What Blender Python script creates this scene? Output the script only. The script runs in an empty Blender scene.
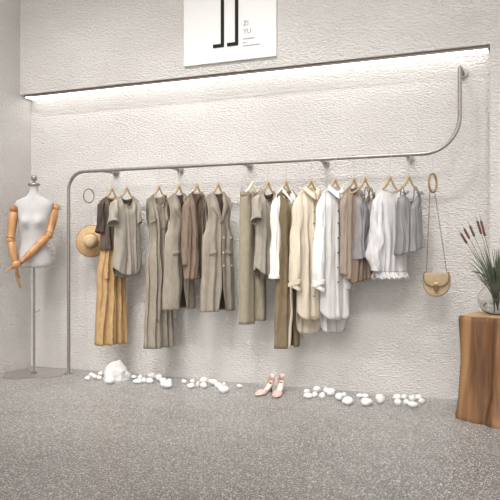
import bpy, math, random
from math import sin, cos, pi, radians, exp, sqrt, atan2
from mathutils import Vector, Matrix, noise

scene = bpy.context.scene
COL = scene.collection

# ------------------------------------------------------------------ materials
def lin(c):
    def f(v):
        v /= 255.0
        return v / 12.92 if v <= 0.04045 else ((v + 0.055) / 1.055) ** 2.4
    return (f(c[0]), f(c[1]), f(c[2]), 1)

def base_mat(name, rough=0.6, metal=0.0):
    m = bpy.data.materials.new(name); m.use_nodes = True
    nt = m.node_tree; b = nt.nodes['Principled BSDF']
    b.inputs['Roughness'].default_value = rough
    b.inputs['Metallic'].default_value = metal
    return m, nt, b

def N(nt, kind, **kw):
    n = nt.nodes.new(kind)
    for k, v in kw.items():
        if k in n.inputs: n.inputs[k].default_value = v
        else: setattr(n, k, v)
    return n

def coords(nt, scale=(1, 1, 1), space='Object'):
    tc = nt.nodes.new('ShaderNodeTexCoord'); mp = nt.nodes.new('ShaderNodeMapping')
    mp.inputs['Scale'].default_value = scale
    nt.links.new(tc.outputs[space], mp.inputs['Vector'])
    return mp.outputs['Vector']

def noise_mat(name, c1, c2, scale=20, rough=0.6, bump=0.3, dist=0.002, stretch=(1, 1, 1), metal=0.0, bscale=None, detail=4):
    m, nt, b = base_mat(name, rough, metal)
    v = coords(nt, stretch)
    n = N(nt, 'ShaderNodeTexNoise', Scale=scale, Detail=detail)
    nt.links.new(v, n.inputs['Vector'])
    r = nt.nodes.new('ShaderNodeValToRGB')
    r.color_ramp.elements[0].position = 0.3; r.color_ramp.elements[1].position = 0.7
    r.color_ramp.elements[0].color = lin(c1); r.color_ramp.elements[1].color = lin(c2)
    nt.links.new(n.outputs['Fac'], r.inputs['Fac'])
    nt.links.new(r.outputs['Color'], b.inputs['Base Color'])
    if bump:
        n2 = n
        if bscale:
            n2 = N(nt, 'ShaderNodeTexNoise', Scale=bscale, Detail=3)
            nt.links.new(v, n2.inputs['Vector'])
        bp = N(nt, 'ShaderNodeBump', Strength=bump, Distance=dist)
        nt.links.new(n2.outputs['Fac'], bp.inputs['Height'])
        nt.links.new(bp.outputs['Normal'], b.inputs['Normal'])
    return m

def fabric(name, c, var=8, rough=0.85, sheen=0.03, crease=0.8, translucent=0.0, cscale=9):
    c1 = tuple(max(0, v - var) for v in c); c2 = tuple(min(255, v + var) for v in c)
    m, nt, b = base_mat(name, rough)
    v = coords(nt, (1, 1, 0.45))
    n = N(nt, 'ShaderNodeTexNoise', Scale=38, Detail=5)
    nt.links.new(v, n.inputs['Vector'])
    r = nt.nodes.new('ShaderNodeValToRGB')
    r.color_ramp.elements[0].position = 0.3; r.color_ramp.elements[1].position = 0.7
    r.color_ramp.elements[0].color = lin(c1); r.color_ramp.elements[1].color = lin(c2)
    nt.links.new(n.outputs['Fac'], r.inputs['Fac'])
    nt.links.new(r.outputs['Color'], b.inputs['Base Color'])
    b.inputs['Sheen Weight'].default_value = sheen
    n2 = N(nt, 'ShaderNodeTexNoise', Scale=cscale, Detail=4, Distortion=0.6)
    nt.links.new(v, n2.inputs['Vector'])
    bp = N(nt, 'ShaderNodeBump', Strength=crease, Distance=0.02)
    nt.links.new(n2.outputs['Fac'], bp.inputs['Height'])
    nt.links.new(bp.outputs['Normal'], b.inputs['Normal'])
    if translucent:
        out = nt.nodes['Material Output']
        t = nt.nodes.new('ShaderNodeBsdfTransparent'); mx = nt.nodes.new('ShaderNodeMixShader')
        mx.inputs[0].default_value = translucent
        nt.links.new(b.outputs[0], mx.inputs[1]); nt.links.new(t.outputs[0], mx.inputs[2])
        nt.links.new(mx.outputs[0], out.inputs[0])
    return m

def plaster(name, c1, c2):
    m, nt, b = base_mat(name, 0.85)
    v = coords(nt, (1, 1, 2.0))
    n = N(nt, 'ShaderNodeTexNoise', Scale=42, Detail=4, Distortion=0.35, Roughness=0.55)
    nt.links.new(v, n.inputs['Vector'])
    big = N(nt, 'ShaderNodeTexNoise', Scale=1.3, Detail=2)
    nt.links.new(v, big.inputs['Vector'])
    r = nt.nodes.new('ShaderNodeValToRGB')
    r.color_ramp.elements[0].color = lin(c1); r.color_ramp.elements[1].color = lin(c2)
    r.color_ramp.elements[0].position = 0.35; r.color_ramp.elements[1].position = 0.65
    nt.links.new(big.outputs['Fac'], r.inputs['Fac'])
    nt.links.new(r.outputs['Color'], b.inputs['Base Color'])
    rr = nt.nodes.new('ShaderNodeValToRGB')
    rr.color_ramp.elements[0].position = 0.30; rr.color_ramp.elements[1].position = 0.70
    nt.links.new(n.outputs['Fac'], rr.inputs['Fac'])
    bp = N(nt, 'ShaderNodeBump', Strength=1.0, Distance=0.0125)
    nt.links.new(rr.outputs['Color'], bp.inputs['Height'])
    nt.links.new(bp.outputs['Normal'], b.inputs['Normal'])
    return m

def terrazzo(name):
    m, nt, b = base_mat(name, 0.34)
    v = coords(nt)
    base = N(nt, 'ShaderNodeTexNoise', Scale=1.4, Detail=5)
    nt.links.new(v, base.inputs['Vector'])
    r = nt.nodes.new('ShaderNodeValToRGB')
    r.color_ramp.elements[0].color = lin((118, 115, 112)); r.color_ramp.elements[1].color = lin((134, 131, 127))
    r.color_ramp.elements[0].position = .35; r.color_ramp.elements[1].position = .65
    nt.links.new(base.outputs['Fac'], r.inputs['Fac'])
    cur = r.outputs['Color']
    for sc, lo, hi, c in ((120, 0.0, 0.30, (218, 215, 211)), (85, 0.0, 0.24, (232, 229, 225)), (110, 0.0, 0.26, (86, 80, 76)), (190, 0, .3, (188, 184, 179))):
        vo = N(nt, 'ShaderNodeTexVoronoi', Scale=sc)
        off = nt.nodes.new('ShaderNodeVectorMath'); off.operation = 'ADD'; off.inputs[1].default_value = (sc, sc * .3, 0)
        nt.links.new(v, off.inputs[0]); nt.links.new(off.outputs[0], vo.inputs['Vector'])
        # keep only some of the cells as chips
        sep = nt.nodes.new('ShaderNodeSeparateColor'); nt.links.new(vo.outputs['Color'], sep.inputs[0])
        g = nt.nodes.new('ShaderNodeMath'); g.operation = 'MULTIPLY_ADD'
        g.inputs[1].default_value = 0.55; g.inputs[2].default_value = 0.0
        nt.links.new(sep.outputs[0], g.inputs[0])
        lt = nt.nodes.new('ShaderNodeMath'); lt.operation = 'LESS_THAN'
        nt.links.new(vo.outputs['Distance'], lt.inputs[0])
        sub = nt.nodes.new('ShaderNodeMath'); sub.operation = 'SUBTRACT'; sub.inputs[1].default_value = 0.55 - hi - .20
        nt.links.new(g.outputs[0], sub.inputs[0]); nt.links.new(sub.outputs[0], lt.inputs[1])
        mx = nt.nodes.new('ShaderNodeMix'); mx.data_type = 'RGBA'
        nt.links.new(lt.outputs[0], mx.inputs['Factor']); nt.links.new(cur, mx.inputs['A'])
        mx.inputs['B'].default_value = lin(c)
        cur = mx.outputs['Result']
    nt.links.new(cur, b.inputs['Base Color'])
    rn = N(nt, 'ShaderNodeTexNoise', Scale=6, Detail=3); nt.links.new(v, rn.inputs['Vector'])
    mr = nt.nodes.new('ShaderNodeMapRange'); mr.inputs['To Min'].default_value = .26; mr.inputs['To Max'].default_value = .46
    nt.links.new(rn.outputs['Fac'], mr.inputs['Value']); nt.links.new(mr.outputs[0], b.inputs['Roughness'])
    return m

def wood(name, c1, c2, c3, scale=7, stretch=(1, 1, 0.12), bump=0.5, rough=0.5):
    m, nt, b = base_mat(name, rough)
    v = coords(nt, stretch)
    n = N(nt, 'ShaderNodeTexNoise', Scale=scale, Detail=6, Distortion=1.2)
    nt.links.new(v, n.inputs['Vector'])
    r = nt.nodes.new('ShaderNodeValToRGB'); e = r.color_ramp.elements
    e[0].position = .3; e[0].color = lin(c1); e[1].position = .7; e[1].color = lin(c3)
    x = e.new(.5); x.color = lin(c2)
    nt.links.new(n.outputs['Fac'], r.inputs['Fac']); nt.links.new(r.outputs['Color'], b.inputs['Base Color'])
    bp = N(nt, 'ShaderNodeBump', Strength=bump, Distance=0.01)
    nt.links.new(n.outputs['Fac'], bp.inputs['Height']); nt.links.new(bp.outputs['Normal'], b.inputs['Normal'])
    return m

def plain(name, c, rough=0.5, metal=0.0):
    m, nt, b = base_mat(name, rough, metal); b.inputs['Base Color'].default_value = lin(c); return m

M = {}
M['plaster'] = plaster('plaster', (221, 216, 211), (229, 225, 220))
M['floor'] = terrazzo('terrazzo')
M['ceiling'] = noise_mat('ceiling_paint', (215, 212, 208), (225, 222, 218), 5, .9, .1)
M['metal'] = noise_mat('brushed_steel', (150, 144, 139), (166, 160, 155), 60, .42, .05, metal=.85)
M['steel'] = noise_mat('base_steel', (196, 191, 186), (202, 197, 192), 30, .3, 0, metal=.9)
M['darkmetal'] = plain('dark_aluminium', (122, 112, 104), .5, .3)
M['wire'] = plain('pale_wire', (205, 200, 192), .3, .5)
M['ringwood'] = plain('ring_wood', (160, 130, 84), .45, .2)
M['bronze'] = plain('bronze', (140, 112, 72), .4, .6)
M['gold'] = plain('brushed_gold', (190, 160, 105), .35, .8)
M['hanger'] = wood('hanger_wood', (160, 134, 98), (178, 154, 118), (194, 172, 138), 18, (0.2, 1, 1), .1)
M['hanger_white'] = wood('pale_hanger_wood', (214, 200, 165), (226, 214, 182), (232, 222, 196), 18, (0.2, 1, 1), .1)
M['arm'] = wood('arm_wood', (150, 104, 62), (178, 130, 84), (196, 150, 102), 9, (1, 1, .2), .08, .4)
M['arm_dark'] = wood('arm_joint_wood', (132, 80, 40), (152, 96, 50), (166, 108, 60), 14, (1, 1, .3), .08, .45)
M['torso'] = fabric('mannequin_cloth', (184, 181, 180), 3, .8, .2, .05)
M['stump'] = wood('stump_wood', (74, 48, 28), (128, 90, 56), (164, 124, 84), 8.5, (1, 1, .13), 1.0, .6)
M['stump_top'] = wood('stump_cut', (150, 112, 76), (178, 140, 100), (200, 165, 125), 9, (1, 1, 1), .3, .6)
M['stone'] = noise_mat('white_pebble', (228, 226, 223), (237, 236, 234), 14, .55, .25, .004)
M['rock'] = noise_mat('white_rock', (202, 200, 197), (222, 220, 218), 9, .7, .6, .012)
M['sign'] = plain('sign_panel', (232, 230, 228), .8)
M['ink'] = plain('sign_black', (26, 22, 21), .9)
M['ink_grey'] = plain('sign_grey', (158, 154, 150), .9)
M['pink'] = noise_mat('pink_leather', (220, 186, 177), (228, 198, 189), 20, .38, .05)
M['insole'] = plain('cream_insole', (236, 220, 208), .6)
M['sole'] = plain('dark_sole', (62, 46, 42), .5)
M['straw'] = noise_mat('straw', (172, 140, 98), (194, 165, 124), 60, .8, .7, .003)
M['straw_edge'] = noise_mat('straw_binding', (142, 98, 56), (160, 112, 66), 50, .8, .3)
M['straw_light'] = noise_mat('straw_crown', (186, 160, 120), (202, 180, 144), 60, .8, .7, .003)
M['bag'] = noise_mat('tan_leather', (158, 136, 103), (170, 149, 117), 25, .5, .15)
M['bag_dark'] = plain('brown_edge', (112, 74, 40), .45)
M['spike'] = noise_mat('cattail_brown', (86, 58, 44), (112, 78, 60), 90, .9, .6)
M['stem'] = noise_mat('plant_green', (88, 94, 68), (120, 124, 94), 20, .6, .1)
M['leaf'] = noise_mat('leaf_green', (44, 50, 36), (96, 100, 76), 12, .5, .1)
M['leafdark'] = noise_mat('dark_leaf', (24, 32, 24), (46, 58, 40), 12, .5, .1)
def glass(name, c, rough=0.02, ior=1.45):
    m, nt, b = base_mat(name, rough); b.inputs['Base Color'].default_value = c
    b.inputs['Transmission Weight'].default_value = 1; b.inputs['IOR'].default_value = ior
    return m
M['glass'] = glass('clear_glass', (.985, .985, .985, 1), .02, 1.12)
M['water'] = glass('water', (.98, .985, .98, 1), 0.0, 1.06)
M['water_rim'] = M['water']
m, nt, b = base_mat('led_light', .5)
b.inputs['Emission Color'].default_value = (1, .982, .968, 1); b.inputs['Emission Strength'].default_value = 3.6
M['led'] = m
m, nt, b = base_mat('lamp_light', .5)
b.inputs['Emission Color'].default_value = (1, .93, .84, 1); b.inputs['Emission Strength'].default_value = 5
M['lamp'] = m

F = {}
F['mustard'] = fabric('mustard_linen', (180, 146, 101), 10, crease=.4)
F['brown_dark'] = fabric('dark_brown_linen', (66, 54, 45), 5)
F['brown_mid'] = fabric('mid_brown_linen', (88, 74, 62), 6)
F['tee'] = fabric('taupe_jersey', (154, 145, 133), 6, crease=.5)
F['dress'] = fabric('taupe_dress_linen', (144, 134, 120), 8)
F['vest'] = fabric('stone_linen', (148, 138, 124), 7)
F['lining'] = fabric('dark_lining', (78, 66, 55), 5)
F['cocoa'] = fabric('cocoa_knit', (128, 110, 94), 7)
F['khaki'] = fabric('khaki_twill', (146, 136, 116), 6, crease=.6)
F['olive'] = fabric('olive_brown_twill', (122, 106, 80), 7, crease=.6)
F['ivory'] = fabric('ivory_cotton', (226, 220, 212), 4, crease=.6)
F['beige'] = fabric('beige_cotton', (206, 193, 173), 5, crease=.65)
F['white'] = fabric('white_cotton', (222, 220, 218), 4, crease=.65)
F['greywhite'] = fabric('pale_grey_cotton', (203, 199, 196), 4, crease=.65)
F['coffee'] = fabric('coffee_knit', (150, 135, 120), 6)
F['sand'] = fabric('sand_knit', (186, 170, 150), 7)
F['satin'] = fabric('grey_satin', (130, 127, 126), 5, rough=.42, crease=.6)
F['slip'] = fabric('brown_satin', (118, 99, 84), 6, rough=.5)
F['sheer'] = fabric('sheer_white_cotton', (218, 215, 214), 3, crease=.6, translucent=.2)
M['button_brown'] = plain('brown_button', (120, 92, 66), .4)
M['button_dark'] = plain('dark_button', (80, 66, 56), .4)
M['button_ivory'] = plain('ivory_button', (226, 216, 200), .35)

# ------------------------------------------------------------------ mesh helpers
class MB:
    def __init__(s): s.v = []; s.f = []
    def box(s, x0, x1, y0, y1, z0, z1):
        n = len(s.v)
        s.v += [(x0,y0,z0),(x1,y0,z0),(x1,y1,z0),(x0,y1,z0),(x0,y0,z1),(x1,y0,z1),(x1,y1,z1),(x0,y1,z1)]
        for q in ((0,3,2,1),(4,5,6,7),(0,1,5,4),(1,2,6,5),(2,3,7,6),(3,0,4,7)): s.f.append(tuple(n+i for i in q))
        return s
    def rings(s, rings, cap0=True, cap1=True, closed=True):
        n0 = len(s.v); k = len(rings[0])
        for r in rings: s.v += [tuple(p) for p in r]
        for i in range(len(rings) - 1):
            for j in range(k if closed else k - 1):
                a = n0 + i*k + j; b = n0 + i*k + (j+1) % k
                s.f.append((a, b, b + k, a + k))
        if cap0: s.f.append(tuple(n0 + j for j in range(k))[::-1])
        if cap1: s.f.append(tuple(n0 + (len(rings)-1)*k + j for j in range(k)))
        return s
    def tube(s, path, r, n=10, cap=True, flat=1.0, closed=False):
        P = [Vector(p) for p in path]; R = r if isinstance(r, (list, tuple)) else [r]*len(P)
        up = None; rings = []
        for i, p in enumerate(P):
            if closed: t = P[(i+1) % len(P)] - P[i-1]
            else: t = P[min(i+1, len(P)-1)] - P[max(i-1, 0)]
            if t.length < 1e-9: t = Vector((0,0,1))
            t.normalize()
            if up is None:
                up = Vector((0,0,1)) if abs(t.z) < .9 else Vector((0,1,0))
            up = (up - t*up.dot(t)).normalized(); sd = t.cross(up)
            rings.append([p + up*(cos(2*pi*j/n)*R[i]) + sd*(sin(2*pi*j/n)*R[i]*flat) for j in range(n)])
        if closed: rings.append(rings[0]); cap = False
        return s.rings(rings, cap, cap)
    def lathe(s, prof, n=24, c=(0,0,0), cap0=False, cap1=False):
        return s.rings([[(c[0]+r*cos(2*pi*j/n), c[1]+r*sin(2*pi*j/n), c[2]+z) for j in range(n)] for r, z in prof], cap0, cap1)
    def disc(s, c, nrm, r, th, n=12):
        nrm = Vector(nrm).normalized(); c = Vector(c)
        return s.tube([c - nrm*th/2, c + nrm*th/2], r, n)
    def grid(s, g):
        n0 = len(s.v); w = len(g[0])
        for row in g: s.v += [tuple(p) for p in row]
        for i in range(len(g)-1):
            for j in range(w-1):
                a = n0+i*w+j; s.f.append((a, a+1, a+w+1, a+w))
        return s
    def ball(s, c, r, n=16):
        rx, ry, rz = r if isinstance(r, (tuple, list)) else (r, r, r)
        return s.rings([[(c[0]+rx*sin(a)*cos(2*pi*j/n), c[1]+ry*sin(a)*sin(2*pi*j/n), c[2]+rz*cos(a)) for j in range(n)]
                        for a in [max(.04, min(pi-.04, pi*i/(n//2))) for i in range(n//2+1)]], True, True)
    def build(s, name, mat, parent=None, smooth=True, solid=0, weld=False, bevel=0, sub=0):
        me = bpy.data.meshes.new(name); me.from_pydata(s.v, [], s.f); me.materials.append(mat)
        o = bpy.data.objects.new(name, me); COL.objects.link(o)
        if smooth:
            me.polygons.foreach_set('use_smooth', [True]*len(me.polygons))
            try: me.set_sharp_from_angle(angle=radians(50))
            except Exception: pass
        import bmesh
        bm = bmesh.new(); bm.from_mesh(me)
        if weld: bmesh.ops.remove_doubles(bm, verts=bm.verts, dist=.0004)
        bmesh.ops.recalc_face_normals(bm, faces=bm.faces); bm.to_mesh(me); bm.free()
        if parent: o.parent = parent
        if bevel:
            md = o.modifiers.new('bevel', 'BEVEL'); md.width = bevel; md.segments = 2; md.limit_method = 'ANGLE'
        if solid:
            md = o.modifiers.new('cloth_thickness', 'SOLIDIFY'); md.thickness = solid; md.offset = 0
        if sub:
            md = o.modifiers.new('smooth', 'SUBSURF'); md.levels = sub; md.render_levels = sub
        return o

def tag(o, label, cat, group=None, kind=None):
    o['label'] = label; o['category'] = cat
    if group: o['group'] = group
    if kind: o['kind'] = kind
    return o
def empty(name, loc, rz=0, label=None, cat=None, group=None):
    o = bpy.data.objects.new(name, None); COL.objects.link(o); o.location = loc; o.rotation_euler = (0, 0, rz)
    o.empty_display_size = .05
    if label: tag(o, label, cat, group)
    return o
def structure(mb, name, mat, **k):
    o = mb.build(name, mat, **k); o['kind'] = 'structure'; return o
def interp(tab, t):
    if t <= tab[0][0]: return tab[0][1]
    for (a, x), (b, y) in zip(tab, tab[1:]):
        if t <= b:
            q = (t-a)/(b-a); q = q*q*(3-2*q); return x + (y-x)*q
    return tab[-1][1]

# ------------------------------------------------------------------ the room
XL, XR = -4.503, 1.6          # left wall, far right end
YF = -8.5                     # open shop front behind the viewer
ZC = 4.9                     # ceiling
PR, SOF, JX = -0.15, 2.515, -0.353   # face of the upper wall, soffit height, right edge of the recess
structure(MB().box(XL-.2, XR, YF, .2, -.1, 0), 'floor', M['floor'], smooth=False)
structure(MB().box(XL, JX, 0, .2, 0, SOF+.03), 'wall_back', M['plaster'], smooth=False)
structure(MB().box(XL, XR, PR, .2, SOF+.03, ZC), 'wall_upper', M['plaster'], smooth=False)
structure(MB().box(JX, XR, PR, .2, 0, SOF+.03), 'wall_right', M['plaster'], smooth=False)
structure(MB().box(XL-.2, XL, YF, .2, 0, ZC), 'wall_left', M['plaster'], smooth=False)
structure(MB().box(XL-.2, XR, YF, .2, ZC, ZC+.1), 'ceiling', M['ceiling'], smooth=False)
# dark aluminium lip of the soffit
structure(MB().box(XL+.14, JX, PR-.004, PR+.012, SOF+.003, SOF+.012), 'trim_1', M['darkmetal'], smooth=False)
led = empty('cove_light', ((XL+JX)/2, -.07, SOF), 0, 'long white LED strip glowing under the soffit above the clothes rail', 'light')
hw = (JX-XL)/2 - .01
MB().box(-hw+.02, hw, -.06, .06, .012, .03).build('housing', M['darkmetal'], led, smooth=False)
MB().box(-hw+.03, hw-.01, -.055, .06, .004, .012).build('diffuser', M['led'], led, smooth=False)

# ------------------------------------------------------------------ the sign on the upper wall
sg = empty('shop_sign', (-2.358, PR, 2.90), 0, 'white rectangular sign panel with black hooked strokes on the upper wall', 'sign')
MB().box(-.411, .411, -.022, -.002, -.272, .42).build('panel', M['sign'], sg, smooth=False, bevel=.002)
for nm, x in (('stroke', -.054), ('stroke', .072)):
    g = MB(); g.box(x-.014, x+.014, -.028, -.022, -.152, .30)
    g.box(x-.084, x-.0135, -.028, -.022, -.152, -.124)
    g.build(nm, M['ink'], sg, smooth=False)
def text(name, body, size, loc, mat, parent):
    cu = bpy.data.curves.new(name, 'FONT'); cu.body = body; cu.size = size; cu.extrude = .001; cu.align_x = 'LEFT'
    tmp = bpy.data.objects.new(name, cu); COL.objects.link(tmp)
    bpy.context.view_layer.update()
    me = bpy.data.meshes.new_from_object(tmp.evaluated_get(bpy.context.evaluated_depsgraph_get()))
    bpy.data.objects.remove(tmp)
    me.transform(Matrix.Rotation(pi/2, 4, 'X')); me.materials.clear(); me.materials.append(mat)
    o = bpy.data.objects.new(name, me); COL.objects.link(o); o.parent = parent; o.location = loc
    return o
text('lettering', 'ZI', .055, (.128, -.0235, .0), M['ink_grey'], sg)
text('lettering', 'YU', .055, (.128, -.0235, -.066), M['ink_grey'], sg)
for z, w in ((-.112, .09), (-.142, .02), (-.168, .14)):
    g = MB(); x = .128; rnd = random.Random(int(-z*1000))
    while x < .128 + w:
        l = rnd.uniform(.006, .012); g.box(x, x+l, -.0245, -.022, z, z+.009); x += l + .003
    g.build('fine_print', M['ink_grey'], sg, smooth=False)

# ------------------------------------------------------------------ the clothes rail
RY, RZ = -0.225, 1.79
r = .0145
path = [(-3.895, RY, .0)]
for i in range(1, 12): path.append((-3.895, RY, RZ-.16 - (12-i)*.0 if i == 11 else (RZ-.16)*i/11))
for i in range(1, 9):
    a = pi/2*i/8; path.append((-3.895+.16*(1-cos(a)), RY, RZ-.16+.16*sin(a)))
x0, x1 = -3.735, -.80
for i in range(1, 21): path.append((x0+(x1-x0)*i/20, RY, RZ))
RR = .25
for i in range(1, 11):
    a = pi/2*i/10; path.append((x1+RR*sin(a), RY, RZ+RR*(1-cos(a))))
zt = 2.36
for i in range(1, 9): path.append((x1+RR, RY, RZ+RR+(zt-RZ-RR)*i/8))
for i in range(1, 5):
    a = pi/2*i/4; path.append((x1+RR, RY+.03*(1-cos(a)), zt+.03*sin(a)))
path.append((x1+RR, -.01, zt+.03))
rail = empty('clothes_rail', (-3.895, RY, 0), 0, 'long grey steel clothes rail curving from the floor along the wall and up', 'clothes rail')
off = Vector((-3.895, RY, 0))
MB().tube([Vector(p)-off for p in path], r, 14).build('tube', M['metal'], rail)
MB().lathe([(.001, .008), (.032, .008), (.034, .002), (.034, 0)], 20).build('foot_plate', M['metal'], rail)
for x in (-3.54, -2.888, -2.234, -1.588, -.93):
    g = MB(); g.tube([(x+3.895, 0, RZ-.002), (x+3.895, -RY-.012, RZ-.002)], .011, 10)
    g.build('bracket', M['metal'], rail)
    MB().tube([(x+3.895, -RY-.026, RZ-.002), (x+3.895, -RY-.001, RZ-.002)], .027, 20).build('wall_flange', M['metal'], rail)
MB().tube([(x1+RR+3.895, -RY-.026, zt+.03), (x1+RR+3.895, -RY-.001, zt+.03)], .036, 20).build('wall_flange', M['metal'], rail)

def HZ(u):
    u = abs(u); return -.155 - .118*(1-exp(-u/.05)) - .10*u
# ------------------------------------------------------------------ hangers
def hanger(x, psi, label, mat='hanger', W=.125, kind='wood', yaw=0):
    h = empty('clothes_hanger', (x, RY, RZ), radians(90-psi+yaw), label, 'hanger', 'clothes hangers on the rail')
    hk = [( -.0*1, 0.0178*cos(a), .0178*sin(a)) for a in [radians(d) for d in range(-60, 181, 20)]]
    hk = [(0, y, z) for _, y, z in hk]
    hk += [(0, -.012, -.03), (0, -.002, -.07), (0, 0, -.15)]
    hk = [Vector(p) for p in hk]
    g = MB(); g.tube(hk, .0026, 6); g.build('hook', M['wire'], h)
    pts = []; rad = []
    for i in range(-10, 11):
        t = i/10; z = HZ(t*W)
        pts.append((t*W, .012*t*t, z)); rad.append(.0145 - .008*abs(t)**.6)
    g = MB(); g.tube(pts, rad, 10, flat=.62); g.build('shoulder_bar', M[mat], h)
    if kind == 'clip':
        MB().tube([(-W*.8, .01, -.20), (W*.8, .01, -.20)], .0025, 6).build('trouser_bar', M['wire'], h)
        for s in (-1, 1):
            MB().box(s*W*.62-.008, s*W*.62+.008, -.008, .02, -.245, -.195).build('clip', M['wire'], h, smooth=False)
    return h

# ------------------------------------------------------------------ garment generator
# local frame of a garment: x across the shoulders (-x towards the viewer, +x towards the wall), -y its front, z up, origin on the rail
class Body:
    def __init__(s, L, W=.175, neck=.07, nf=.07, nb=.02, ztop=-.205, drop=.065, wp=None, dp=None, amp=.012, k=5, seed=1,
                 gap=None, hem_f=None, hem_b=None, scale_d=1.0, arm=.0, ruff=0.0, topline=None, axis=0.0):
        s.__dict__.update(locals())
        s.wp = wp or [(0, W), (.15, W*.97), (.5, W), (1, W*1.12)]
        s.dp = dp or [(0, .03), (.12, .045), (.5, .055), (1, .065)]
        rnd = random.Random(seed); s.ph = [rnd.uniform(0, 6.28) for _ in range(8)]
        s.kk = [k*rnd.uniform(.85, 1.15), k*1.7*rnd.uniform(.9, 1.1), k*.45]
    def top(s, u, side):
        a = abs(u)
        if s.topline: return s.topline(u, side)
        if s.gap and side < 0: pass
        if a < s.neck and not (s.gap and side < 0):
            q = 1-(a/s.neck)**2
            return HZ(s.neck) + .019 - (s.nf if side < 0 else s.nb)*sqrt(max(q, 0))
        q = max(0, (a-s.neck)/(s.W-s.neck))
        return HZ(max(a, s.neck)) + .019 - .012*q*q
    def pt(s, u0, t, side, out=0.0):
        """u0 in [-W,W] at the shoulder line; side -1 front, +1 back"""
        zt = s.top(u0, side)
        hem = (s.hem_f if side < 0 else s.hem_b)
        sx = u0/s.W
        zb = -s.L + (hem(sx) if hem else 0)
        z = zt + (zb-zt)*t
        w = interp(s.wp, t)
        u = sx*w
        if s.gap and side < 0:
            g = interp(s.gap, t); u = math.copysign(g + (w-g)*max(0, (abs(u0)-s.neck)/(s.W-s.neck)), u0)
            sx = u/w
        D = interp(s.dp, t)*s.scale_d
        shp = max(0, 1-abs(sx)**2.6)**.5
        a = abs(u0)
        nn = .022*(1-(a/s.neck)**2) if a < s.neck else 0.0
        if s.topline: nn = .03
        if s.gap and side < 0: nn = .004
        k = min(1, t/.13); k = k*k*(3-2*k)
        v = shp*(nn + (D-nn)*k)
        if s.arm and 0 < t < s.arm: v += .02*sin(pi*t/s.arm)*(abs(sx)**8)
        fa = 1.25*s.amp*(t**.75)*shp**.6*(1+.4*s.ruff)
        ang = sx*3.1 + .9*noise.noise(Vector((sx*1.3+s.seed, t*1.6, s.seed*.7+side)))
        f = sin(s.kk[0]*ang + s.ph[0] + side*1.3 + t*1.1) + .55*sin(s.kk[1]*ang + s.ph[1]+side + t*2.3) + .8*sin(s.kk[2]*ang+s.ph[2]-side)
        v += fa*f*(.75+.9*noise.noise(Vector((sx*1.9-s.seed, t*1.3+side, 4.1))))
        # soft wrinkles
        nz = noise.noise(Vector((u*16+s.seed*7.3, z*7+side*3, s.seed*1.7)))
        v += .009*nz*min(1, t*5)*shp**.5
        u += .006*noise.noise(Vector((z*5, s.seed*3.1, side*.0)))*min(1, t*3) + s.axis*t
        v = max(v, .003 if shp > .05 else 0)
        v += out
        return Vector((u, side*v, z))
    def sheet(s, mb, side, rows=56, lo=None, hi=None, nc=None):
        if s.topline or (lo is not None):
            lo = -s.W if lo is None else lo; hi = s.W if hi is None else hi; nc = nc or 52
            us = [lo+(hi-lo)*j/nc for j in range(nc+1)]
        else:
            us = [-s.W+(s.W-s.neck)*j/16 for j in range(16)] + [-s.neck+2*s.neck*j/24 for j in range(25)] + [s.neck+(s.W-s.neck)*(j+1)/16 for j in range(16)]
        mb.grid([[s.pt(u, (i/rows)**1.15, side) for u in us] for i in range(rows+1)])
    def mesh(s):
        mb = MB()
        s.sheet(mb, 1)
        if s.gap:
            s.sheet(mb, -1, lo=-s.W, hi=-s.neck-1e-5, nc=24); s.sheet(mb, -1, lo=s.neck+1e-5, hi=s.W, nc=24)
        else: s.sheet(mb, -1)
        return mb
    def find(s, z, u0=0, side=-1):
        a, b = 0.0, 1.0
        for _ in range(24):
            m_ = (a+b)/2
            if s.pt(u0, m_, side).z > z: a = m_
            else: b = m_
        return (a+b)/2
    def band(s, u0, u1, t0, t1, side=-1, out=.003, n=30, m=3):
        g = []
        for i in range(n+1):
            t = t0+(t1-t0)*i/n
            g.append([s.pt(u0+(u1-u0)*j/m, t, side, out) for j in range(m+1)])
        return MB().grid(g)
    def neckband(s, h=.012, side=-1, out=.003, n=24):
        g = [[], []]
        for j in range(n+1):
            u = -s.neck+2*s.neck*j/n
            for q, dt in ((0, -.0), (1, h)):
                p = s.pt(u, .0, side, out); p2 = s.pt(u, h/s.L, side, out); g[q].append(p if q == 0 else p2)
        return MB().grid(g)

def sleeve(side, x0, z0, L, r0=.045, r1=.04, lean=.02, fwd=0.0, seed=1, wr=.006, fl=.7, n=22, m=34, bulge=None, top_in=.035, tilt=0):
    """side -1 near, +1 far. tube hanging from the shoulder, open at the bottom"""
    K = .74 if L < .5 else .66; r0 *= K; r1 *= K; x0 = x0*.62; z0 -= .06; L -= .06; lean *= .6; top_in *= .8
    if bulge: bulge *= .7
    rings = []
    for i in range(m+1):
        t = i/m
        grow = min(1, (t/.14))**.5
        rr = (r0+(r1-r0)*t)
        if bulge: rr += bulge*sin(pi*min(1, t)**2.2)
        rr *= max(.06, grow)
        cx = side*(x0 - top_in*(1-min(1, t/.16))**1.5 + lean*t)
        cz = z0 - L*t
        cy = fwd*t
        ring = []
        for j in range(n):
            a = 2*pi*j/n
            d = 1 + .14*sin(3*a+seed+t*4)*min(1, t*3) + wr/r0*2.2*noise.noise(Vector((cos(a)*2.0+seed, sin(a)*2.0, t*L*8)))
            ring.append((cx+rr*fl*cos(a)*d, cy+rr*sin(a)*d, cz + (.010*cos(a)*side*(1 if t > .9 else 0)) - tilt*sin(a)*t**3))
        rings.append(ring)
    return MB().rings(rings, True, False), (side*(x0+lean), fwd, z0-L)

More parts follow.
